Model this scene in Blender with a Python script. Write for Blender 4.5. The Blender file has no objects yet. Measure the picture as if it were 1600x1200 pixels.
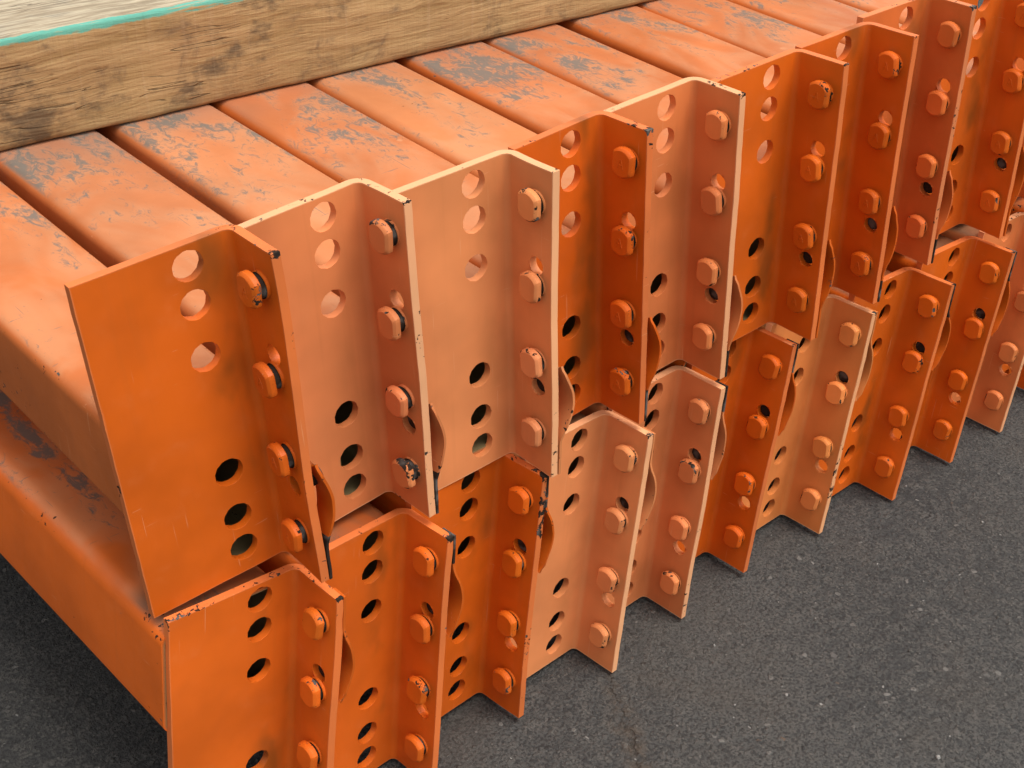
import bpy, bmesh, math, random
from mathutils import Vector, Matrix, Euler, noise
from mathutils.geometry import delaunay_2d_cdt
R = math.radians
sc = bpy.context.scene
col = sc.collection

# ------------------------------------------------------------------ camera
cd = bpy.data.cameras.new('camera')
cam = bpy.data.objects.new('camera', cd); col.objects.link(cam)
M = Matrix(((0.75805, 0.344133, -0.554015), (-0.650798, 0.454747, -0.608003), (0.042702, 0.821449, 0.568682)))
cam.matrix_world = Matrix.Translation((-0.21843, -0.51227, 0.73233)) @ M.to_4x4()
cd.sensor_fit = 'HORIZONTAL'; cd.sensor_width = 36.0
cd.lens = 36.0 * 2159.07 / 1600.0
cd.clip_start = 0.01; cd.clip_end = 200
sc.camera = cam

# ------------------------------------------------------------------ light: overcast day
SUN_EL, SUN_AZ = R(70), R(158)          # azimuth measured from +Y towards +X (where the sun stands)
w = bpy.data.worlds.new('World'); sc.world = w; w.use_nodes = True
nt = w.node_tree; nt.nodes.clear()
sky = nt.nodes.new('ShaderNodeTexSky'); sky.sky_type = 'NISHITA'; sky.sun_disc = False
sky.sun_elevation = SUN_EL; sky.sun_rotation = SUN_AZ
sky.air_density = 1.0; sky.dust_density = 4.0; sky.ozone_density = 1.0
hs = nt.nodes.new('ShaderNodeHueSaturation'); hs.inputs['Saturation'].default_value = 0.08
bg = nt.nodes.new('ShaderNodeBackground'); bg.inputs['Strength'].default_value = 0.15
wo = nt.nodes.new('ShaderNodeOutputWorld')
nt.links.new(sky.outputs[0], hs.inputs['Color']); nt.links.new(hs.outputs[0], bg.inputs['Color'])
nt.links.new(bg.outputs[0], wo.inputs[0])
sl = bpy.data.lights.new('sun', 'SUN'); sl.energy = 1.5; sl.angle = R(35); sl.color = (1.0, 0.95, 0.88)
sun = bpy.data.objects.new('sun', sl); col.objects.link(sun)
sd = Vector((math.sin(SUN_AZ) * math.cos(SUN_EL), math.cos(SUN_AZ) * math.cos(SUN_EL), math.sin(SUN_EL)))
sun.rotation_euler = sd.to_track_quat('Z', 'Y').to_euler()
sun.location = (0, 0, 5)

sc.view_settings.view_transform = 'Standard'; sc.view_settings.look = 'None'
sc.cycles.max_bounces = 6; sc.cycles.diffuse_bounces = 4; sc.cycles.glossy_bounces = 2
sc.view_settings.exposure = 0.52; sc.view_settings.gamma = 1.0
sc.view_settings.use_curve_mapping = False

# ------------------------------------------------------------------ node helpers
class NG:
    def __init__(self, name):
        self.m = bpy.data.materials.new(name); self.m.use_nodes = True
        self.t = self.m.node_tree; self.t.nodes.clear()
        self.out = self.n('ShaderNodeOutputMaterial'); self.b = self.n('ShaderNodeBsdfPrincipled')
        self.l(self.b.outputs[0], self.out.inputs['Surface'])
    def n(self, k, **kw):
        x = self.t.nodes.new(k)
        for a, v in kw.items(): setattr(x, a, v)
        return x
    def l(self, a, b): self.t.links.new(a, b)
    def setin(self, sock, v):
        if isinstance(v, bpy.types.NodeSocket): self.l(v, sock)
        else: sock.default_value = v
    def math(self, op, a, b=0.0, c=0.0, clamp=False):
        x = self.n('ShaderNodeMath', operation=op, use_clamp=clamp)
        self.setin(x.inputs[0], a); self.setin(x.inputs[1], b); self.setin(x.inputs[2], c)
        return x.outputs[0]
    def vmath(self, op, a, b=(0, 0, 0)):
        x = self.n('ShaderNodeVectorMath', operation=op)
        self.setin(x.inputs[0], a); self.setin(x.inputs[1], b); return x.outputs[0]
    def noise(self, vec, scale, detail=2.0, rough=0.5, dist=0.0):
        x = self.n('ShaderNodeTexNoise'); self.l(vec, x.inputs['Vector'])
        x.inputs['Scale'].default_value = scale; x.inputs['Detail'].default_value = detail
        x.inputs['Roughness'].default_value = rough; x.inputs['Distortion'].default_value = dist
        return x.outputs['Fac']
    def ramp(self, v, lo, hi, a=0.0, b=1.0, smooth=True):
        x = self.n('ShaderNodeMapRange', interpolation_type='SMOOTHSTEP' if smooth else 'LINEAR')
        self.setin(x.inputs['Value'], v); self.setin(x.inputs['From Min'], lo); self.setin(x.inputs['From Max'], hi)
        self.setin(x.inputs['To Min'], a); self.setin(x.inputs['To Max'], b); return x.outputs[0]
    def mix(self, f, a, b, blend='MIX'):
        x = self.n('ShaderNodeMix', data_type='RGBA', blend_type=blend)
        self.setin(x.inputs[0], f)
        for s, v in ((x.inputs[6], a), (x.inputs[7], b)):
            if isinstance(v, bpy.types.NodeSocket): self.l(v, s)
            else: s.default_value = (v[0], v[1], v[2], 1)
        return x.outputs[2]
    def bump(self, h, strength, dist, nrm=None):
        x = self.n('ShaderNodeBump'); self.setin(x.inputs['Height'], h)
        x.inputs['Strength'].default_value = strength; x.inputs['Distance'].default_value = dist
        if nrm is not None: self.l(nrm, x.inputs['Normal'])
        return x.outputs[0]
    def xyz(self, v):
        x = self.n('ShaderNodeSeparateXYZ'); self.l(v, x.inputs[0]); return x.outputs

DARK = (0.030, 0.020, 0.015)
STEEL = (0.11, 0.098, 0.088)

def paint_material(name, kind):
    """orange shop paint on steel; kind: plate (UV = unrolled metres), stud / clip (attribute 'edge' in mm), tube (object coords)"""
    g = NG(name)
    oi = g.n('ShaderNodeObjectInfo'); tc = g.n('ShaderNodeTexCoord')
    rnd = g.math('MULTIPLY', oi.outputs['Random'], 37.0)
    off = g.n('ShaderNodeCombineXYZ'); g.l(rnd, off.inputs[0]); g.l(g.math('MULTIPLY', rnd, 1.7), off.inputs[1]); g.l(rnd, off.inputs[2])
    P = g.vmath('ADD', tc.outputs['Object'], off.outputs[0])
    wear = oi.outputs['Alpha']
    base = oi.outputs['Color']
    # tone drift of the sprayed coat
    n1 = g.noise(P, 14, 3, 0.55)
    tone = g.ramp(n1, 0.3, 0.7, 0.86, 1.12)
    c = g.mix(1.0, base, tone, 'MULTIPLY')
    n2 = g.noise(P, 55, 4, 0.6)
    c = g.mix(g.ramp(n2, 0.55, 0.78, 0.0, 0.06), c, (0.72, 0.34, 0.14))
    bigm = g.noise(P, 18, 1, 0.5)
    # thin runs
    st = g.vmath('MULTIPLY', P, (160, 160, 6))
    n3 = g.noise(st, 1.0, 2, 0.5)
    c = g.mix(g.ramp(n3, 0.55, 0.8, 0.0, 0.10), c, (0.30, 0.09, 0.02))
    for vec, lo in (((900, 900, 22), 0.735), ((60, 60, 900), 0.75)):
        sn = g.noise(g.vmath('MULTIPLY', P, vec), 1.0, 1, 0.5)
        c = g.mix(g.math('MULTIPLY', g.ramp(sn, lo, lo + 0.03), g.ramp(bigm, 0.50, 0.60, 0.0, 0.26)), c, (0.80, 0.46, 0.25))
    chipn = g.noise(P, 210, 4, 0.62, 0.6)
    bign = g.noise(P, 21, 2, 0.5)
    chipv = g.math('ADD', g.math('MULTIPLY', chipn, 0.55), g.math('MULTIPLY', bign, 0.45))
    if kind == 'plate':
        uv = g.n('ShaderNodeUVMap', uv_map='UVMap').outputs[0]
        x, y, _ = g.xyz(uv)       # x: distance along unrolled plate from free flange edge (m); y: height (m)
        attr = g.n('ShaderNodeAttribute', attribute_name='width', attribute_type='OBJECT')
        ex = g.math('MINIMUM', x, g.math('SUBTRACT', attr.outputs['Fac'], x))
        top = g.math('SUBTRACT', 0.203, y)
        ey = g.math('MINIMUM', y, top)
        e = g.math('MINIMUM', ex, ey)
        cor = g.math('ADD', g.math('MAXIMUM', x, 0.0), top)       # upper flange corner takes the knocks
        thr = g.ramp(e, 0.0, 0.0030, 0.622, 0.79)
        thr = g.math('SUBTRACT', thr, g.ramp(cor, 0.0, 0.006, 0.13, 0.0))
        thr = g.math('SUBTRACT', thr, g.ramp(top, 0.0, 0.0016, 0.030, 0.0))
        # paler tint on the sheared edges, stronger on the peach colours
        c = g.mix(g.math('MULTIPLY', g.ramp(e, 0.0009, 0.0003), g.ramp(g.xyz(base)[1], 0.13, 0.2, 0.12, 0.5)), c, (0.88, 0.52, 0.28))
        # dark brown smudges broken by noise, strongest along the bend
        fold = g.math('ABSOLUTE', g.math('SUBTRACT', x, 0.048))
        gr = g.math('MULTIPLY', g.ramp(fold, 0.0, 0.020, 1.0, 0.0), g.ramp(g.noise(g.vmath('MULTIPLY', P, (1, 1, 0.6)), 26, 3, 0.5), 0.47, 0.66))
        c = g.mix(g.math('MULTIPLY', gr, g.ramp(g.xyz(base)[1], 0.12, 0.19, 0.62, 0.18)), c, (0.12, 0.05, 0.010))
    elif kind in ('stud', 'clip'):
        e = g.n('ShaderNodeAttribute', attribute_name='edge').outputs['Fac']
        thr = g.ramp(e, 0.0, 2.2, 0.585 if kind == 'stud' else 0.64, 0.80)
        chipv = g.math('ADD', g.math('MULTIPLY', g.noise(P, 330, 3, 0.6, 0.5), 0.5), g.math('MULTIPLY', g.noise(P, 90, 2, 0.5), 0.5))
    else:
        nzz = g.xyz(tc.outputs['Normal'])[2]
        thr = g.math('SUBTRACT', 0.70, g.math('MULTIPLY', g.math('MULTIPLY', g.ramp(nzz, 0.1, 0.4), g.ramp(nzz, 0.98, 0.8)), 0.055))
    thr = g.math('ADD', thr, g.math('SUBTRACT', 0.12, g.math('MULTIPLY', wear, 0.12)))
    if kind in ('stud', 'clip'): thr = g.math('SUBTRACT', thr, g.math('LESS_THAN', e, -1.0))
    chip = g.ramp(chipv, thr, g.math('ADD', thr, 0.012))
    rough = g.ramp(n2, 0.3, 0.7, 0.40, 0.56)
    hgt = g.math('MULTIPLY', chip, -1.0)
    if kind == 'tube':
        ox, oy, oz = g.xyz(tc.outputs['Object'])
        nz = g.xyz(tc.outputs['Normal'])[2]
        up = g.ramp(nz, 0.55, 0.9)
        # scuffs left where dunnage has been dragged across the top
        sv = g.vmath('MULTIPLY', P, (1.0, 0.55, 1.0))
        s1 = g.noise(sv, 24, 3, 0.55, 0.8); s2 = g.noise(sv, 150, 5, 0.75, 1.2); s3 = g.noise(sv, 7, 2, 0.5)
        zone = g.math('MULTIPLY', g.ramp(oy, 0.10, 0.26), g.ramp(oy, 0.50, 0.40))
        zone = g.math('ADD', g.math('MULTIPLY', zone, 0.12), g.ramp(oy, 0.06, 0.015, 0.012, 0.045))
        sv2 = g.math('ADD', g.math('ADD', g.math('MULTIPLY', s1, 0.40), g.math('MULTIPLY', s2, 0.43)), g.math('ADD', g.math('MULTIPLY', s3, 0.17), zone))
        band = g.n('ShaderNodeAttribute', attribute_name='scuffed', attribute_type='OBJECT').outputs['Fac']
        bw = g.math('ABSOLUTE', g.math('SUBTRACT', ox, g.math('ADD', 0.020, g.math('MULTIPLY', g.noise(P, 9, 2), 0.022))))
        sv2 = g.math('ADD', sv2, g.math('MULTIPLY', g.math('MULTIPLY', band, g.ramp(bw, 0.013, 0.002)), 0.085))
        scuff = g.ramp(sv2, 0.622, 0.70)
        scuff = g.math('MULTIPLY', scuff, g.math('MAXIMUM', up, g.math('MULTIPLY', g.ramp(g.noise(P, 5, 1), 0.5, 0.62), 0.35)))
        dr = g.noise(g.vmath('MULTIPLY', P, (30, 480, 480)), 1.0, 2, 0.5)
        dl = g.noise(g.vmath('MULTIPLY', P, (700, 16, 700)), 1.0, 2, 0.5)
        drag = g.math('MAXIMUM', g.ramp(dr, 0.69, 0.73), g.ramp(dl, 0.71, 0.74))
        scuff = g.math('MAXIMUM', scuff, g.math('MULTIPLY', g.math('MULTIPLY', drag, up), g.ramp(s1, 0.42, 0.58, 0.0, 0.75)))
        dust_sheen = g.math('MULTIPLY', g.ramp(s1, 0.38, 0.62), up)
        c = g.mix(g.math('MULTIPLY', up, g.ramp(s1, 0.36, 0.64, 0.08, 0.40)), c, (0.58, 0.32, 0.17))  # paler dust tint on the tops, with sky sheen painted in
        c = g.mix(g.math('MULTIPLY', g.math('MULTIPLY', up, g.math('ADD', g.ramp(oy, 0.10, 0.33, 0.0, 0.6), g.ramp(oy, 0.26, 0.335, 0.0, 0.8))), g.ramp(s3, 0.35, 0.65, 0.18, 0.5)), c, (0.24, 0.15, 0.11))  # grime plus painted contact shade, darker towards the timber
        c = g.mix(g.math('MULTIPLY', scuff, 0.78), c, (0.10, 0.118, 0.108))
        rough = g.math('ADD', rough, g.math('MULTIPLY', scuff, 0.15))
        hgt = g.math('SUBTRACT', hgt, g.math('MULTIPLY', scuff, 0.25))
        c = g.mix(g.math('MULTIPLY', g.math('MULTIPLY', g.math('MULTIPLY', band, up), g.ramp(oy, 0.05, 0.03)), g.ramp(s1, 0.3, 0.6, 0.35, 0.75)), c, (0.13, 0.065, 0.035))  # brown dirt on lower tube tops, with the layer gap's shade painted in
        # unpainted, dusty inside of the tube
        ins = g.n('ShaderNodeAttribute', attribute_name='inside').outputs['Fac']
        c = g.mix(ins, c, (0.22, 0.165, 0.075))
        rough = g.math('MAXIMUM', rough, g.math('MULTIPLY', ins, 0.8))
    cc = g.mix(g.ramp(g.noise(P, 95, 2), 0.5, 0.66), DARK, STEEL)
    c = g.mix(chip, c, cc)
    rough = g.math('ADD', rough, g.math('MULTIPLY', chip, 0.4), clamp=True)
    g.l(g.ramp(chip, 0, 1, 0.26, 0.10), g.b.inputs['Specular IOR Level'])
    peel = g.noise(P, 420, 2, 0.5)
    wav = g.noise(P, 60, 2, 0.5)
    h = g.math('ADD', g.math('MULTIPLY', peel, 0.10), g.math('MULTIPLY', wav, 0.35))
    b1 = g.bump(h, 0.35, 0.0007)
    b2 = g.bump(hgt, 0.6, 0.0004, b1)
    g.l(c, g.b.inputs['Base Color']); g.l(rough, g.b.inputs['Roughness']); g.l(b2, g.b.inputs['Normal'])
    return g.m

MAT_PLATE = paint_material('orange_paint_connector', 'plate')
MAT_STUD = paint_material('orange_paint_stud', 'stud')
MAT_CLIP = paint_material('orange_paint_clip', 'clip')
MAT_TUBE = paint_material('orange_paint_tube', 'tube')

# ------------------------------------------------------------------ object helpers
def link(name, me, mat=None, parent=None, mw=None):
    o = bpy.data.objects.new(name, me); col.objects.link(o)
    if mat and not me.materials: me.materials.append(mat)
    if parent is not None: o.parent = parent
    if mw is not None:
        o.matrix_basis = (parent['_mw_inv'] @ mw) if False else mw
    return o
def smooth(me, ang=32):
    me.polygons.foreach_set('use_smooth', [True] * len(me.polygons)); me.update()
    me.set_sharp_from_angle(angle=R(ang))

# ------------------------------------------------------------------ ground
def asphalt():
    g = NG('asphalt'); tc = g.n('ShaderNodeTexCoord'); P = tc.outputs['Object']
    n1 = g.noise(P, 3.5, 4, 0.6); n2 = g.noise(P, 90, 5, 0.7); n3 = g.noise(P, 420, 3, 0.7)
    c = g.mix(g.ramp(n1, 0.3, 0.7), (0.040, 0.0395, 0.038), (0.064, 0.062, 0.058))
    c = g.mix(g.ramp(n2, 0.44, 0.64, 0, 0.75), c, (0.090, 0.084, 0.075))
    c = g.mix(g.ramp(n3, 0.56, 0.40, 0, 0.8), c, (0.018, 0.018, 0.0175))
    wv = g.n('ShaderNodeVectorMath', operation='ADD'); g.l(P, wv.inputs[0])
    nn = g.n('ShaderNodeTexNoise'); g.l(P, nn.inputs['Vector']); nn.inputs['Scale'].default_value = 160
    g.l(g.vmath('MULTIPLY', nn.outputs['Color'], (0.006, 0.006, 0.0)), wv.inputs[1])
    hs_ = []
    for sc_, r0, thr, colr in ((170, 0.44, 0.62, (0.070, 0.067, 0.061)), (110, 0.26, 0.88, (0.14, 0.132, 0.12)), (230, 0.24, 0.985, (0.27, 0.26, 0.24)), (70, 0.13, 0.94, (0.12, 0.08, 0.055)), (210, 0.42, 0.62, (0.030, 0.0295, 0.0285)), (330, 0.40, 0.62, (0.095, 0.09, 0.08))):
        v = g.n('ShaderNodeTexVoronoi'); v.inputs['Scale'].default_value = sc_; g.l(wv.outputs[0], v.inputs['Vector'])
        rr = g.xyz(v.outputs['Color'])
        m = g.math('MULTIPLY', g.ramp(v.outputs['Distance'], r0, r0 * 0.72), g.math('GREATER_THAN', rr[0], thr))
        m = g.math('MULTIPLY', m, g.ramp(rr[1], 0, 1, 0.35, 1.0))
        c = g.mix(m, c, colr); hs_.append(m)
    st = g.noise(P, 7.5, 4, 0.6, 0.5)
    c = g.mix(g.ramp(st, 0.5, 0.72, 0, 0.28), c, (0.068, 0.055, 0.042))
    c = g.mix(g.ramp(st, 0.42, 0.28, 0, 0.45), c, (0.030, 0.030, 0.030))
    # hairline crack with rusty dirt washed along it
    x, y, z = g.xyz(P)
    wob = g.math('MULTIPLY', g.math('SUBTRACT', g.noise(P, 38, 4, 0.65), 0.5), 0.028)
    path = g.math('ADD', g.math('ADD', g.math('MULTIPLY', g.math('ADD', y, 0.055), 0.50), 0.3085), wob)
    dx = g.math('ABSOLUTE', g.math('SUBTRACT', x, path))
    lim = g.ramp(y, -0.035, -0.06)
    crack = g.math('MULTIPLY', g.math('MULTIPLY', g.ramp(dx, 0.0020, 0.0004), lim), g.ramp(n2, 0.42, 0.56))
    halo = g.math('MULTIPLY', g.math('MULTIPLY', g.ramp(dx, 0.016, 0.0), lim), g.ramp(n2, 0.35, 0.6))
    c = g.mix(g.math('MULTIPLY', halo, 0.5), c, (0.070, 0.048, 0.030))
    c = g.mix(g.math('MULTIPLY', crack, 0.5), c, (0.02, 0.017, 0.014))
    h = g.math('ADD', g.math('MULTIPLY', n2, 0.8), g.math('MULTIPLY', n3, 0.5))
    for m in hs_: h = g.math('ADD', h, g.math('MULTIPLY', m, 0.25))
    h = g.math('SUBTRACT', h, g.math('MULTIPLY', crack, 0.5))
    g.l(c, g.b.inputs['Base Color']); g.b.inputs['Roughness'].default_value = 0.82
    g.b.inputs['Specular IOR Level'].default_value = 0.3
    g.l(g.bump(h, 0.9, 0.0034), g.b.inputs['Normal'])
    return g.m
bm = bmesh.new()
bmesh.ops.create_grid(bm, x_segments=4, y_segments=4, size=60)
me = bpy.data.meshes.new('ground'); bm.to_mesh(me); bm.free()
GZ = -0.004
gr = link('ground', me, asphalt()); gr.location = (0, 0, GZ); gr['kind'] = 'structure'

# ------------------------------------------------------------------ connector plate mesh
H, D, T, RI = 0.203, 0.0367, 0.0050, 0.0042
HOLES = [(-0.0240, z) for z in (0.1915, 0.1700, 0.1400, 0.0680, 0.0380, 0.0165)]
HR = 0.0082
STUD_Z = (0.1815, 0.1305, 0.0800, 0.0300); STUD_Y = -0.0240
PIN = [(-0.0240, 0.1420), (-0.0245, 0.0605)]
PR = 0.0056

def plate_mesh(wid, seed, dirty=0.0):
    """L-shaped connector: unrolled, triangulated with its holes, given thickness, then bent"""
    rnd = random.Random(seed)
    arc = RI * math.pi / 2
    u_flange0 = 0.0                      # free flange edge
    u_b0 = D - RI; u_b1 = u_b0 + arc; u_end = u_b1 + (wid - RI)
    us = [u_b0 + arc * i / 8 for i in range(9)]
    ko = 0.0009
    V, E = [], []
    def loop(pts):
        s = len(V); V.extend(Vector(p) for p in pts)
        for i in range(len(pts)): E.append((s + i, s + (i + 1) % len(pts)))
    # outline with points where the bend lines meet it, edges slightly uneven from the shear
    nb = 26
    def wob(i): return (noise.noise(Vector((i * 0.9, seed * 3.1, 0))) * 0.00035)
    bot = [u_flange0 + u_b0 * i / 5 for i in range(5)] + us + [u_b1 + (u_end - u_b1) * i / 9 for i in range(1, 10)]
    pts = [(u, 0.0) for u in bot]
    pts += [(u_end + wob(i), H * i / nb) for i in range(1, nb)]
    pts += [(u, H) for u in reversed(bot)]
    pts += [(u_flange0 + wob(i + 50), H * i / nb) for i in range(nb - 1, 0, -1)]
    loop(pts)
    nbot = len(bot); ntop0 = nbot + nb - 1
    for j, u in enumerate(us):
        iu = bot.index(u); E.append((iu, ntop0 + (nbot - 1 - iu)))
    hs_ = []
    for (x, z) in HOLES:
        u = u_b1 + (-x - RI); hs_.append((u, z, HR))
    for (y, z) in PIN:
        u = D + y; hs_.append((u, z, PR))
    n0 = 26
    for (u, z, r) in hs_:
        loop([(u + r * math.cos(2 * math.pi * i / n0), z + r * math.sin(2 * math.pi * i / n0)) for i in range(n0)])
    for (u, z, r) in hs_:
        for i in range(n0): V.append(Vector((u + (r + 0.0015) * math.cos(2 * math.pi * (i + .5) / n0), z + (r + 0.0015) * math.sin(2 * math.pi * (i + .5) / n0))))
    # a few inner points keep the triangles well shaped
    for a, b, nn in ((0.0, u_b0, 5), (u_b1, u_end, 9)):
        for i in range(1, nn):
            for j in range(1, nb):
                p = (a + (b - a) * i / nn, H * j / nb)
                if all((p[0] - u) ** 2 + (p[1] - z) ** 2 > (r + 0.0030) ** 2 for (u, z, r) in hs_): V.append(Vector(p))
    for u in us:
        for j in range(1, nb): V.append(Vector((u, H * j / nb)))
    S = 100.0
    ov, oe, of, *_ = delaunay_2d_cdt([Vector((v[0] * S, v[1] * S)) for v in V], E, [], 1, 1e-4)
    ov = [v / S for v in ov]
    faces = []
    for f in of:
        cx = sum(ov[i].x for i in f) / len(f); cz = sum(ov[i].y for i in f) / len(f)
        if any((cx - u) ** 2 + (cz - z) ** 2 < (r * 0.97) ** 2 for (u, z, r) in hs_): continue
        a, b, c_ = (ov[i] for i in f[:3])
        if abs((b - a).cross(c_ - a)) < 1e-12: continue
        faces.append(tuple(f))
    def place(u, v, back):
        t = T if back else 0.0
        dn = noise.noise(Vector((u * 28, v * 14, seed * 5.3))) * 0.0006
        tip = max(0.0, 1 - u / 0.03) ** 2 * noise.noise(Vector((v * 9, seed * 2.7, 4.0))) * 0.0022
        if u <= u_b0: return Vector((0 + t + dn * min(1, (u_b0 - u) / 0.01) + tip * min(1, (u_b0 - u) / 0.01), -(D - u), v))
        if u >= u_b1: return Vector((-RI - (u - u_b1), t + dn * min(1, (u - u_b1) / 0.01), v))
        a = (u - u_b0) / RI
        return Vector((-RI + (RI + t) * math.cos(a), -RI + (RI + t) * math.sin(a), v))
    bm = bmesh.new(); uvl = bm.loops.layers.uv.new('UVMap')
    fr = [bm.verts.new(place(p.x, p.y, 0)) for p in ov]
    bk = [bm.verts.new(place(p.x, p.y, 1)) for p in ov]
    uvd = {}
    for i, p in enumerate(ov): uvd[fr[i]] = uvd[bk[i]] = (p.x, p.y)
    cnt = {}
    for f in faces:
        for i in range(len(f)):
            k = (f[i], f[(i + 1) % len(f)]); cnt[k] = 1
    for f in faces:
        bm.faces.new([fr[i] for i in f]); bm.faces.new([bk[i] for i in reversed(f)])
    for (a, b) in list(cnt):
        if (b, a) not in cnt: bm.faces.new([fr[b], fr[a], bk[a], bk[b]])
    bmesh.ops.recalc_face_normals(bm, faces=bm.faces)
    for f in bm.faces:
        for l in f.loops: l[uvl].uv = uvd[l.vert]
    loose = [v for v in bm.verts if not v.link_faces]
    bmesh.ops.delete(bm, geom=loose, context='VERTS')
    me = bpy.data.meshes.new('connector_plate'); bm.to_mesh(me); bm.free()
    o = bpy.data.objects.new('tmp', me); col.objects.link(o)
    md = o.modifiers.new('b', 'BEVEL'); md.width = 0.00055; md.segments = 2; md.limit_method = 'ANGLE'; md.angle_limit = R(50); md.harden_normals = True
    me.polygons.foreach_set('use_smooth', [True] * len(me.polygons))
    dg = bpy.context.evaluated_depsgraph_get()
    m2 = bpy.data.meshes.new_from_object(o.evaluated_get(dg)); m2.name = 'connector_plate'
    bpy.data.objects.remove(o); bpy.data.meshes.remove(me)
    return m2, u_end

# ------------------------------------------------------------------ stud mesh (axis along -x, base at x=0)
def stud_mesh(prot, mark):
    bm = bmesh.new(); lay = bm.verts.layers.float.new('edge')
    N = 36
    def ring(x, r, flat, e):
        vs = []
        for i in range(N):
            a = 2 * math.pi * i / N
            y, z = r * math.cos(a), r * math.sin(a)
            if flat: y = max(-flat, min(flat, y))
            v = bm.verts.new((x, y, z)); v[lay] = e; vs.append(v)
        return vs
    hr, fl = 0.0094, 0.0075
    ht = min(0.0048, prot - 0.002)
    rs = [ring(0.0006, 0.0074, 0, 1), ring(-0.0008, 0.0074, 0, .3), ring(-0.0011, 0.0070, 0, .3), ring(-0.0012, 0.0062, 0, -9), ring(-(prot - ht), 0.0062, 0, -9),  # neck rings fully dark: bare steel with the shade behind the head painted in
          ring(-(prot - ht), hr - 0.0005, fl - .0004, .3), ring(-(prot - ht) - 0.0005, hr, fl, .2), ring(-prot + 0.0016, hr, fl, .3),
          ring(-prot + 0.0014, hr - 0.0001, fl - .0001, 0), ring(-prot + 0.00015, hr - 0.0013, fl - .0011, 0.2), ring(-prot, hr - 0.0016, fl - .0014, .9), ring(-prot, 0.0035, 0, 3), ring(-prot, 0.0012, 0, 4)]
    for a, b in zip(rs, rs[1:]):
        for i in range(N):
            try: bm.faces.new([a[i], a[(i + 1) % N], b[(i + 1) % N], b[i]])
            except ValueError: pass
    bm.faces.new(rs[-1])
    if mark:   # small raised maker's mark on the head, two strokes and a bar
        for (y0, z0, y1, z1) in ((-0.0020, -0.0030, -0.0002, 0.0026), (0.0022, -0.0028, 0.0004, 0.0026), (-0.0016, -0.0008, 0.0018, -0.0006)):
            d = Vector((0, y1 - y0, z1 - z0)).normalized(); s = Vector((0, -d.z, d.y)) * 0.00038
            q = []
            for xx, k in ((-prot + .0001, 1.0), (-prot - 0.00028, 0.55)):
                for p, sg in ((Vector((0, y0, z0)), -1), (Vector((0, y0, z0)), 1), (Vector((0, y1, z1)), 1), (Vector((0, y1, z1)), -1)):
                    v = bm.verts.new(Vector((xx, p.y, p.z)) + s * sg * k); v[lay] = 3; q.append(v)
            bm.faces.new(q[4:8])
            for i in range(4): bm.faces.new([q[i], q[(i + 1) % 4], q[4 + (i + 1) % 4], q[4 + i]])
    bmesh.ops.recalc_face_normals(bm, faces=bm.faces)
    me = bpy.data.meshes.new('stud'); bm.to_mesh(me); bm.free(); smooth(me, 24)
    me.materials.append(MAT_STUD); return me
STUDS = {(p, m): stud_mesh(p, m) for p in (0.0080, 0.0092) for m in (0, 1)}

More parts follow.
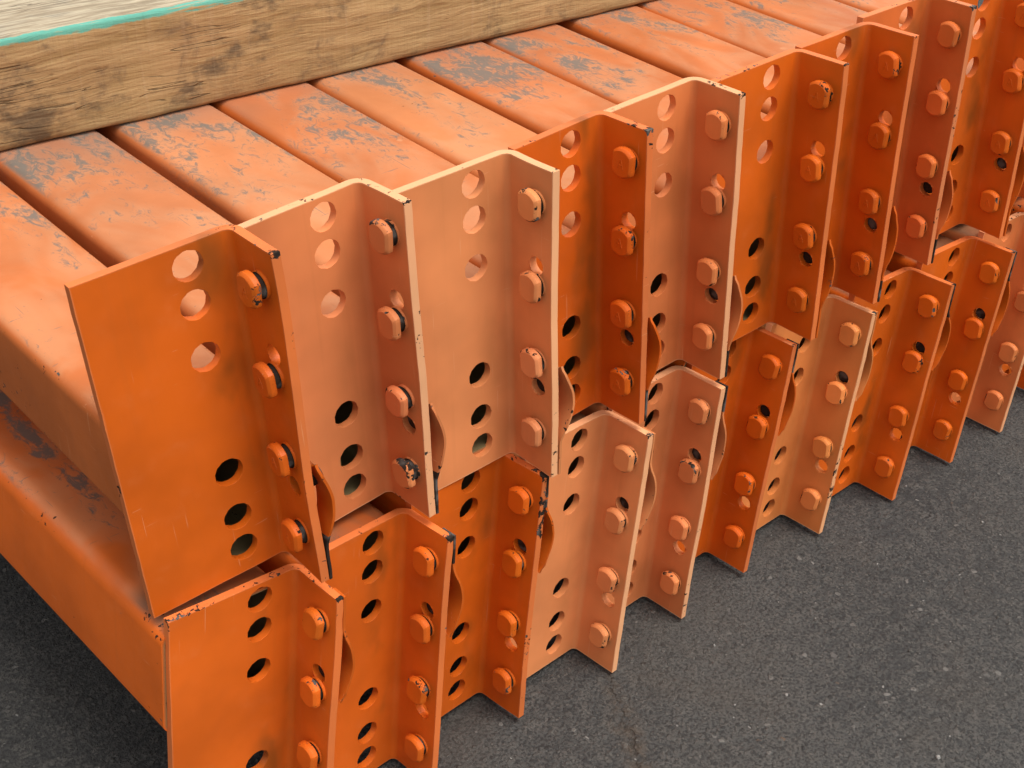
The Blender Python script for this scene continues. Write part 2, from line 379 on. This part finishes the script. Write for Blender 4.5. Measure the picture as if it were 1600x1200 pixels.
# ------------------------------------------------------------------ locking clip mesh (spring leaf behind the flange)
def clip_mesh(flip, seed):
    rnd = random.Random(seed)
    k = rnd.uniform(0.65, 0.95)
    prof = [(0.0, -0.0005), (0.012, 0.0002), (0.025, 0.0005), (0.031, 0.0030), (0.037, 0.0062), (0.044, 0.0088), (0.052, 0.0098), (0.059, 0.0086), (0.066, 0.0056), (0.072, 0.0026), (0.078, 0.0010)]
    def yr(z):
        if z < 0.027: return (-0.0372, -0.0270)
        if z < 0.033: return (-0.0385, -0.0262)
        if z < 0.062: return (-0.0396, -0.0240)
        if z < 0.073: return (-0.0392, -0.0240)
        return (-0.0365, -0.0262)
    bm = bmesh.new(); lay = bm.verts.layers.float.new('edge')
    th = 0.0016; rows = []
    # resample smoothly
    zs = [0.078 * i / 26 for i in range(27)]
    def px(z):
        for (z0, x0), (z1, x1) in zip(prof, prof[1:]):
            if z <= z1: f = (z - z0) / (z1 - z0); return x0 + (x1 - x0) * (f * f * (3 - 2 * f) if False else f)
        return prof[-1][1]
    for i, z in enumerate(zs):
        a, b = yr(z)
        if i: a = a * 0.5 + la * 0.5; b = b * 0.5 + lb * 0.5
        la, lb = a, b
        x = T + 0.0004 + (px(z) + px(max(0, z - .003)) + px(min(.078, z + .003))) / 3 * k
        x += noise.noise(Vector((z * 90, seed, 0))) * 0.0004
        zz = (H - z) if flip else z
        row = []
        dk = -9.0 if (z < 0.022 + 0.006 * math.sin(seed) and seed % 3) else 0.0
        for (y, e) in ((a, 0.0 + dk), ((a + b) / 2, 2.0 + dk), (b, 0.0 + dk)):
            for dx in (0, th):
                v = bm.verts.new((x + dx, y, zz)); v[lay] = e; row.append(v)
        rows.append(row)
    # swallow-tail at the sprung end
    for j, dz in ((0, 0.0), (2, -0.005), (4, 0.0)):
        for q in (0, 1): rows[-1][j + q].co.z += (-dz if flip else dz)
    for a, b in zip(rows, rows[1:]):
        for (i, j) in ((0, 2), (2, 4)):
            bm.faces.new([a[i], a[j], b[j], b[i]]); bm.faces.new([a[j + 1], a[i + 1], b[i + 1], b[j + 1]])
        bm.faces.new([a[1], a[0], b[0], b[1]]); bm.faces.new([a[4], a[5], b[5], b[4]])
    for r_ in (rows[0], rows[-1]):
        bm.faces.new([r_[0], r_[2], r_[3], r_[1]]); bm.faces.new([r_[2], r_[4], r_[5], r_[3]])
    # pin in the flange hole, coloured dark to stand for the hole's shade
    zc = PIN[0][1] if flip else PIN[1][1]
    N = 16; prev = None
    for x, r, e in ((T + 0.010, 0.0050, -9), (0.0042, 0.0050, -9), (0.0036, 0.0044, -9), (0.0034, 0.0030, -9)):
        ring = []
        for i in range(N):
            v = bm.verts.new((x, PIN[0][0] + 0.0002 + r * math.cos(2 * math.pi * i / N), zc + r * math.sin(2 * math.pi * i / N))); v[lay] = e; ring.append(v)
        if prev:
            for i in range(N): bm.faces.new([prev[i], prev[(i + 1) % N], ring[(i + 1) % N], ring[i]])
        prev = ring
    bm.faces.new(prev)
    bmesh.ops.recalc_face_normals(bm, faces=bm.faces)
    me = bpy.data.meshes.new('locking_clip'); bm.to_mesh(me); bm.free(); smooth(me, 40)
    me.materials.append(MAT_CLIP); return me

# ------------------------------------------------------------------ tube mesh: hollow stepped beam
def contour(W, Hb, leg, xl, ins, rt=0.0095):
    c = [((0, Hb), rt, 1), ((W, Hb), 0.0075, 1), ((W, -leg), 0.006, 1), ((xl, -leg), 0.006, 1), ((xl, 0), 0.0035, -1), ((0, 0), 0.007, 1)]
    n = len(c); pts = []
    def offs(i):
        (p, r, s) = c[i]; a = Vector(c[i - 1][0]); b = Vector(p); d = Vector(c[(i + 1) % n][0])
        e1 = (b - a).normalized(); e2 = (d - b).normalized()
        n1 = Vector((e1.y, -e1.x)); n2 = Vector((e2.y, -e2.x))       # inward for clockwise order
        return b + (n1 + n2) * ins, e1, e2, max(0.0004, r - s * ins)
    for i in range(n):
        b, e1, e2, r = offs(i)
        t1 = b - e1 * r; t2 = b + e2 * r
        cen = t1 + e2 * r
        for k in range(9):
            a = k / 8 * math.pi / 2
            pts.append(cen - e2 * r * math.cos(a) + e1 * r * math.sin(a))
    return pts
def tube_mesh(W, Hb, leg, xl, rt, L, mw, plane_p, plane_n, shift):
    """mw: tube frame in the world; its near end is cut on the connector's plane"""
    bm = bmesh.new(); lay = bm.verts.layers.float.new('inside')
    inv = mw.inverted()
    p = inv @ plane_p; nn = (inv.to_3x3() @ plane_n).normalized()
    def y0(x, z): return p.y - (nn.x * (x - p.x) + nn.z * (z - p.z)) / nn.y + shift
    R_ = []
    for ins, fl in ((0.0, 0.0), (0.0024, 1.0)):
        ct = contour(W, Hb, leg, xl, ins, rt)
        rings = []
        for f in (0.0, 0.05, 1.0):
            ring = []
            for q in ct:
                ys = y0(q.x, q.y)
                v = bm.verts.new((q.x, ys + (L - ys) * f, q.y)); v[lay] = fl; ring.append(v)
            rings.append(ring)
        R_.append(rings)
    n = len(R_[0][0])
    for rings in R_:
        for a, b in zip(rings, rings[1:]):
            for i in range(n): bm.faces.new([a[i], a[(i + 1) % n], b[(i + 1) % n], b[i]])
    for j in (0, -1):
        a, b = R_[0][j], R_[1][j]
        for i in range(n): bm.faces.new([a[i], a[(i + 1) % n], b[(i + 1) % n], b[i]])
    bmesh.ops.recalc_face_normals(bm, faces=bm.faces)
    me = bpy.data.meshes.new('beam_tube'); bm.to_mesh(me); bm.free(); smooth(me, 30)
    me.materials.append(MAT_TUBE); return me, y0

# ------------------------------------------------------------------ the stack of beams
O1 = (0.63, 0.114, 0.007); O2 = (0.61, 0.104, 0.006); O3 = (0.67, 0.124, 0.010)
P1 = (0.65, 0.205, 0.069); P2 = (0.72, 0.250, 0.088); P3 = (0.65, 0.188, 0.056); Y1 = (0.70, 0.222, 0.058); RD = (0.64, 0.142, 0.030)
TOP = [ # x, y, z of the bend's foot; lean, roll, yaw; paint; wear; stud height
 (0.0812, -0.0035, 0.2126, -0.0519, -0.0647, -0.0178, O1, 0.95, 0.0092, 'vivid orange rack beam at the near left end of the upper layer'),
 (0.1606, 0.0070, 0.2093, -0.0519, -0.0498, 0.0526, P1, 1.15, 0.0092, 'dull peach rack beam with a black chipped corner, second from left in upper layer'),
 (0.2475, -0.0046, 0.2047, -0.0519, -0.0328, 0.0097, P2, 1.05, 0.0080, 'pale peach rack beam, third from left in the upper layer'),
 (0.3247, -0.0007, 0.2077, -0.0519, -0.0475, 0.0452, O2, 0.95, 0.0080, 'deep orange rack beam between two pale peach ones, fourth from left in upper layer'),
 (0.4041, 0.0009, 0.2090, -0.0519, -0.0424, 0.0252, P3, 1.0, 0.0080, 'peach rack beam with a pale flange edge, fifth from left in the upper layer'),
 (0.4934, -0.0052, 0.2089, -0.0519, -0.0362, 0.0123, O1, 0.9, 0.0080, 'orange rack beam, sixth from left in the upper layer'),
 (0.5697, -0.0019, 0.2097, -0.0519, -0.0276, 0.0015, O2, 0.9, 0.0080, 'orange rack beam, seventh from left in the upper layer'),
 (0.6511, 0.0082, 0.2103, -0.0519, -0.0199, -0.0012, RD, 1.0, 0.0080, 'reddish peach rack beam, eighth from left in the upper layer'),
 (0.7385, -0.0005, 0.2097, -0.0519, -0.0335, 0.0024, O3, 0.9, 0.0080, 'orange rack beam in the upper layer at the top right corner of the picture'),
 (0.8200, 0.0000, 0.2100, -0.0519, -0.0335, 0.0050, RD, 0.9, 0.0080, 'rack beam farthest right in the upper layer, cut by the right edge'),
 (0.9016, 0.0000, 0.2100, -0.0519, -0.0335, 0.0050, O1, 0.9, 0.0080, 'rack beam of the upper layer whose top shows at the far right corner'),
]
BOT = [
 (0.0631, -0.0140, -0.0001, -0.0217, 0.1040, 0.0439, O3, 0.95, 0.0080, 'orange rack beam at the near left end of the lower layer'),
 (0.1469, -0.0132, 0.0001, -0.0217, 0.0695, 0.0990, O3, 0.95, 0.0080, 'orange rack beam, second from left in the lower layer'),
 (0.2282, -0.0052, 0.0018, -0.0217, 0.0636, 0.0902, O1, 0.9, 0.0080, 'orange rack beam beside the palest one, third from left in the lower layer'),
 (0.3110, -0.0133, -0.0006, -0.0217, 0.0763, 0.0862, P2, 1.0, 0.0080, 'palest peach rack beam, fourth from left in the lower layer'),
 (0.3905, -0.0065, -0.0002, -0.0217, 0.0654, 0.1004, P1, 1.05, 0.0080, 'peach rack beam, fifth from left in the lower layer'),
 (0.4647, -0.0026, 0.0016, -0.0217, 0.0943, 0.0802, O2, 1.0, 0.0080, 'reddish orange rack beam, sixth from left in the lower layer'),
 (0.5511, -0.0087, 0.0000, -0.0217, 0.0843, 0.0813, Y1, 1.0, 0.0080, 'yellowish peach rack beam, seventh from left in the lower layer'),
 (0.6368, -0.0189, -0.0010, -0.0217, 0.0858, 0.0711, O1, 0.9, 0.0080, 'orange rack beam, eighth from left in the lower layer'),
 (0.7201, -0.0190, -0.0003, -0.0217, 0.0937, 0.0653, O1, 0.9, 0.0080, 'orange rack beam, ninth from left in the lower layer'),
 (0.7974, -0.0199, -0.0013, -0.0217, 0.0813, 0.0728, P3, 1.0, 0.0080, 'peach rack beam in the lower layer, tenth from left near the right edge'),
 (0.8790, -0.0190, -0.0010, -0.0217, 0.0813, 0.0728, O3, 0.9, 0.0080, 'last rack beam of the lower layer, just showing at the right edge'),
]
TPITCH = 0.08162
TOFF = [-0.0038, 0.0022, 0.0052, 0.0006, -0.0025, -0.0008, -0.0030, 0.0022, 0.0, 0.0, 0.0]
TYAW = [0.020, 0.028, 0.024, 0.016, 0.014, 0.013, 0.018, 0.012, 0.016, 0.016, 0.016]
random.seed(5)
for layer, rows in (('T', TOP), ('B', BOT)):
    for k, (x, y, z, lean, roll, yaw, pc, wear, prot, label) in enumerate(rows):
        root = bpy.data.objects.new('rack_beam', None); col.objects.link(root)
        root.empty_display_size = 0.05
        root.location = (x, y, z); root['label'] = label; root['category'] = 'rack beam'; root['kind'] = 'thing'; root['group'] = 'rack beams stacked in two layers'
        inv = Matrix.Translation((-x, -y, -z))
        pm = Matrix.Translation((x, y, z)) @ Euler((lean, roll, yaw), 'XYZ').to_matrix().to_4x4()
        wid = 0.0814
        if k:      # stop short of the neighbour's bend, at the foot and at the top
            q = rows[k - 1]
            wid = min(0.0814, x - q[0] - 0.0060, x - q[0] + H * (math.sin(roll) - math.sin(q[4])) - 0.0060)
        me, uend = plate_mesh(wid, k + (100 if layer == 'B' else 0))
        pl = link('connector_plate', me, MAT_PLATE, root, inv @ pm)
        if not me.materials: me.materials.append(MAT_PLATE)
        pl.color = (*pc, wear + random.uniform(-0.35, 0.15)); pl['width'] = uend
        for i, sz in enumerate(STUD_Z):
            s = link('stud', STUDS[(prot, 1 if pc in (O1, O2, O3) and layer == 'T' else 0)], None, pl)
            s.location = (0, STUD_Y + random.uniform(-.0004, .0004), sz + random.uniform(-.0005, .0005))
            s.rotation_euler = (random.uniform(-.12, .12), random.uniform(-.03, .03), random.uniform(-.04, .04))
            s.color = (*[q * random.uniform(0.96, 1.04) for q in pc], wear + random.uniform(-0.35, 0.2) + (0.15 if pc in (P1, P2) else 0))
        cl = link('locking_clip', clip_mesh(layer == 'B', k * 7 + (3 if layer == 'B' else 1)), None, root, inv @ pm)
        cl.color = (*[q * 0.85 for q in pc], 1.1)
        # the hollow beam itself
        if layer == 'T':
            Wd = 0.0768 if k else 0.0775
            right = k * TPITCH + 0.0815 + TOFF[k]
            tm = Matrix.Translation((right - Wd, 0, 0.2615 + (0.001 if k % 3 else 0.0))) @ Euler((0, 0, TYAW[k])).to_matrix().to_4x4()
            prm = (Wd, 0.0605 - (0.001 if k % 3 else 0.0), 0.050, 0.039, 0.0080)
        else:
            Wd = 0.0765 if k == 0 else 0.0710
            lx = -0.0838 if k == 0 else -0.0740
            tm = pm @ Matrix.Translation((lx, 0, 0.1215)) @ Euler((0.0217, 0, (0.050 if k == 0 else 0.055) - yaw)).to_matrix().to_4x4()
            prm = (Wd, 0.0735 if k == 0 else 0.0765, 0.045, 0.039, 0.0110 if k == 0 else 0.009)
        pn = pm.to_3x3() @ Vector((0, 1, 0)); pp = pm @ Vector((0, T * 0.8, 0))
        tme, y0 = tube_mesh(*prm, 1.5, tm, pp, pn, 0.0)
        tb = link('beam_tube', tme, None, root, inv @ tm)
        tc_ = {P1: (0.50, 0.145, 0.042), P2: (0.52, 0.160, 0.050), P3: (0.52, 0.160, 0.046)}.get(pc, (0.50, 0.122, 0.024))
        if layer == 'B': tc_ = pc
        tb.color = (*tc_, 1.3 if k == 0 else 1.05); tb['scuffed'] = 1.0 if layer == 'B' else 0.0

# ------------------------------------------------------------------ timber laid across the upper layer
def wood():
    g = NG('weathered_timber'); tc = g.n('ShaderNodeTexCoord'); P = tc.outputs['Object']
    x, y, z = g.xyz(P); nz = g.xyz(tc.outputs['Normal'])[2]
    wn = g.n('ShaderNodeTexNoise'); g.l(P, wn.inputs['Vector']); wn.inputs['Scale'].default_value = 13
    Pw = g.vmath('ADD', P, g.vmath('MULTIPLY', wn.outputs['Color'], (0.0, 0.010, 0.010)))
    Pg = g.vmath('MULTIPLY', Pw, (5, 60, 60)); gr1 = g.noise(Pg, 1.6, 6, 0.62, 0.7)
    Pf = g.vmath('MULTIPLY', Pw, (26, 330, 330)); gr2 = g.noise(Pf, 1.0, 4, 0.6, 0.4)
    n1 = g.noise(P, 11, 4, 0.6, 0.5); n2 = g.noise(P, 30, 5, 0.7, 0.4)
    c = g.mix(g.ramp(gr1, 0.3, 0.7), (0.31, 0.195, 0.080), (0.46, 0.31, 0.145))
    c = g.mix(g.ramp(gr2, 0.56, 0.32, 0, 0.30), c, (0.20, 0.12, 0.055))
    c = g.mix(g.ramp(n1, 0.45, 0.7, 0, 0.5), c, (0.40, 0.245, 0.115))
    c = g.mix(g.ramp(n2, 0.52, 0.72, 0, 0.7), c, (0.15, 0.10, 0.06))
    Pm = g.vmath('MULTIPLY', P, (0.6, 1, 1)); mo = g.math('ADD', g.math('MULTIPLY', g.noise(Pm, 17, 3, 0.6, 0.4), 0.6), g.math('MULTIPLY', g.noise(Pm, 80, 4, 0.7), 0.4))
    mould = g.ramp(mo, 0.535, 0.66)
    c = g.mix(g.math('MULTIPLY', mould, 0.72), c, (0.07, 0.052, 0.037))
    # cross-cut saw marks
    sm = g.noise(g.vmath('MULTIPLY', P, (190, 6, 8)), 1.0, 2, 0.5)
    c = g.mix(g.ramp(sm, 0.56, 0.75, 0, 0.25), c, (0.47, 0.33, 0.19))
    up = g.ramp(nz, 0.5, 0.9)
    c = g.mix(g.math('MULTIPLY', up, 0.75), c, g.mix(g.ramp(gr2, 0.35, 0.65), (0.24, 0.205, 0.15), (0.46, 0.41, 0.31)))
    ck = g.noise(g.vmath('MULTIPLY', Pw, (2.2, 60, 60)), 1.0, 3, 0.55)
    crk = g.math('MULTIPLY', g.ramp(g.math('ABSOLUTE', g.math('SUBTRACT', ck, 0.5)), 0.007, 0.002), g.ramp(n1, 0.55, 0.62))
    c = g.mix(g.math('MULTIPLY', crk, 0.6), c, (0.035, 0.022, 0.012))
    # teal paint along the upper front arris
    ed = g.math('ADD', g.math('ABSOLUTE', g.math('SUBTRACT', z, 0.0745)), g.math('ABSOLUTE', y))
    wob = g.math('MULTIPLY', g.math('SUBTRACT', g.noise(P, 40, 4, 0.7), 0.5), 0.009)
    teal = g.ramp(g.math('ADD', ed, wob), 0.0056, 0.0042)
    brk = g.ramp(g.noise(P, 17, 3, 0.6), 0.64, 0.60)
    teal = g.math('MULTIPLY', teal, g.math('MULTIPLY', brk, g.ramp(gr2, 0.62, 0.52)))
    c = g.mix(g.math('MULTIPLY', teal, 0.92), c, (0.10, 0.37, 0.29))
    h = g.math('ADD', g.math('ADD', g.math('MULTIPLY', gr1, 0.6), g.math('MULTIPLY', gr2, 0.5)), g.math('ADD', g.math('MULTIPLY', sm, 0.35), g.math('MULTIPLY', n2, 0.4)))
    h = g.math('SUBTRACT', h, g.math('MULTIPLY', crk, 0.5))
    g.l(c, g.b.inputs['Base Color']); g.b.inputs['Roughness'].default_value = 0.85; g.b.inputs['Specular IOR Level'].default_value = 0.2
    g.l(g.bump(h, 0.8, 0.0022), g.b.inputs['Normal'])
    return g.m
def timber_mesh(L, Dp, Ht):
    bm = bmesh.new(); ns = 160; prev = None; rad = 0.0028
    prof = []
    for (cx, cz, a0) in ((rad * 1.6, Ht - rad, 180), (Dp - rad, Ht - rad, 90), (Dp - rad, rad, 0), (rad * 1.8, rad * 1.8, -90)):
        rr = rad * 1.8 if (cx < 0.02 and cz < 0.02) else rad
        for i in range(5):
            a = R(a0 - 90 * i / 4); prof.append((cx + rr * math.cos(a), cz + rr * math.sin(a)))
    full = []
    for i, p in enumerate(prof):
        q = prof[(i + 1) % len(prof)]; full.append(p)
        d = math.dist(p, q); n = int(d / 0.006)
        for j in range(1, n): full.append((p[0] + (q[0] - p[0]) * j / n, p[1] + (q[1] - p[1]) * j / n))
    for s in range(ns + 1):
        x = L * s / ns; ring = []
        for (yy, zz) in full:
            n = noise.noise(Vector((x * 9, yy * 40, zz * 40))) * 0.0009 + noise.noise(Vector((x * 45, yy * 130, zz * 130))) * 0.0005
            cy, cz = Dp / 2, Ht / 2
            k = 1 + n / 0.04
            zb = 0.0012 * math.sin(x * 6.0) * (1 if zz > 0.01 else 0)
            ring.append(bm.verts.new((x, cy + (yy - cy) * k, max(0.0, cz + (zz - cz) * k + zb))))
        if prev:
            for i in range(len(ring)): bm.faces.new([prev[i], prev[(i + 1) % len(ring)], ring[(i + 1) % len(ring)], ring[i]])
        else: first = ring
        prev = ring
    bm.faces.new(first); bm.faces.new(prev)
    bmesh.ops.recalc_face_normals(bm, faces=bm.faces)
    me = bpy.data.meshes.new('timber'); bm.to_mesh(me); bm.free(); smooth(me, 45); return me
tmb = link('timber_beam', timber_mesh(0.95, 0.095, 0.0745), wood())
tmb.location = (-0.06, 0.3425, 0.3225); tmb.rotation_euler = (0, 0, math.atan2(-0.035, 0.5647))
tmb['label'] = 'weathered square timber with a teal painted edge lying across the orange beams'; tmb['category'] = 'timber'; tmb['kind'] = 'thing'

# ------------------------------------------------------------------ loose grit on the asphalt
def grit():
    rnd = random.Random(11); bm = bmesh.new()
    for i in range(170):
        x, y = rnd.uniform(-0.35, 1.3), rnd.uniform(-0.5, 0.5)
        if y > -0.03 and x > -0.03: y = rnd.uniform(-0.5, -0.04)
        r = rnd.choice((0.0006, 0.0008, 0.001, 0.0013, 0.002)) * rnd.uniform(0.8, 1.3)
        mt = Matrix.Translation((x, y, GZ + r * 0.3)) @ Euler((rnd.random() * 6, rnd.random() * 6, rnd.random() * 6)).to_matrix().to_4x4() @ Matrix.Diagonal((r, r * rnd.uniform(.6, 1), r * rnd.uniform(.4, .8), 1))
        bmesh.ops.create_icosphere(bm, subdivisions=1, radius=1, matrix=mt)
    for v in bm.verts: v.co += noise.noise_vector(v.co * 900) * 0.0002
    me = bpy.data.meshes.new('grit'); bm.to_mesh(me); bm.free()
    g = NG('grit_stone'); tc = g.n('ShaderNodeTexCoord')
    n = g.noise(tc.outputs['Object'], 70, 2); g.l(g.mix(g.ramp(n, 0.35, 0.65), (0.06, 0.057, 0.05), (0.30, 0.29, 0.27)), g.b.inputs['Base Color'])
    g.b.inputs['Roughness'].default_value = 0.8
    o = link('grit', me, g.m); o['kind'] = 'stuff'; o['label'] = 'fine pale grit scattered over the dark asphalt'; o['category'] = 'grit'
grit()
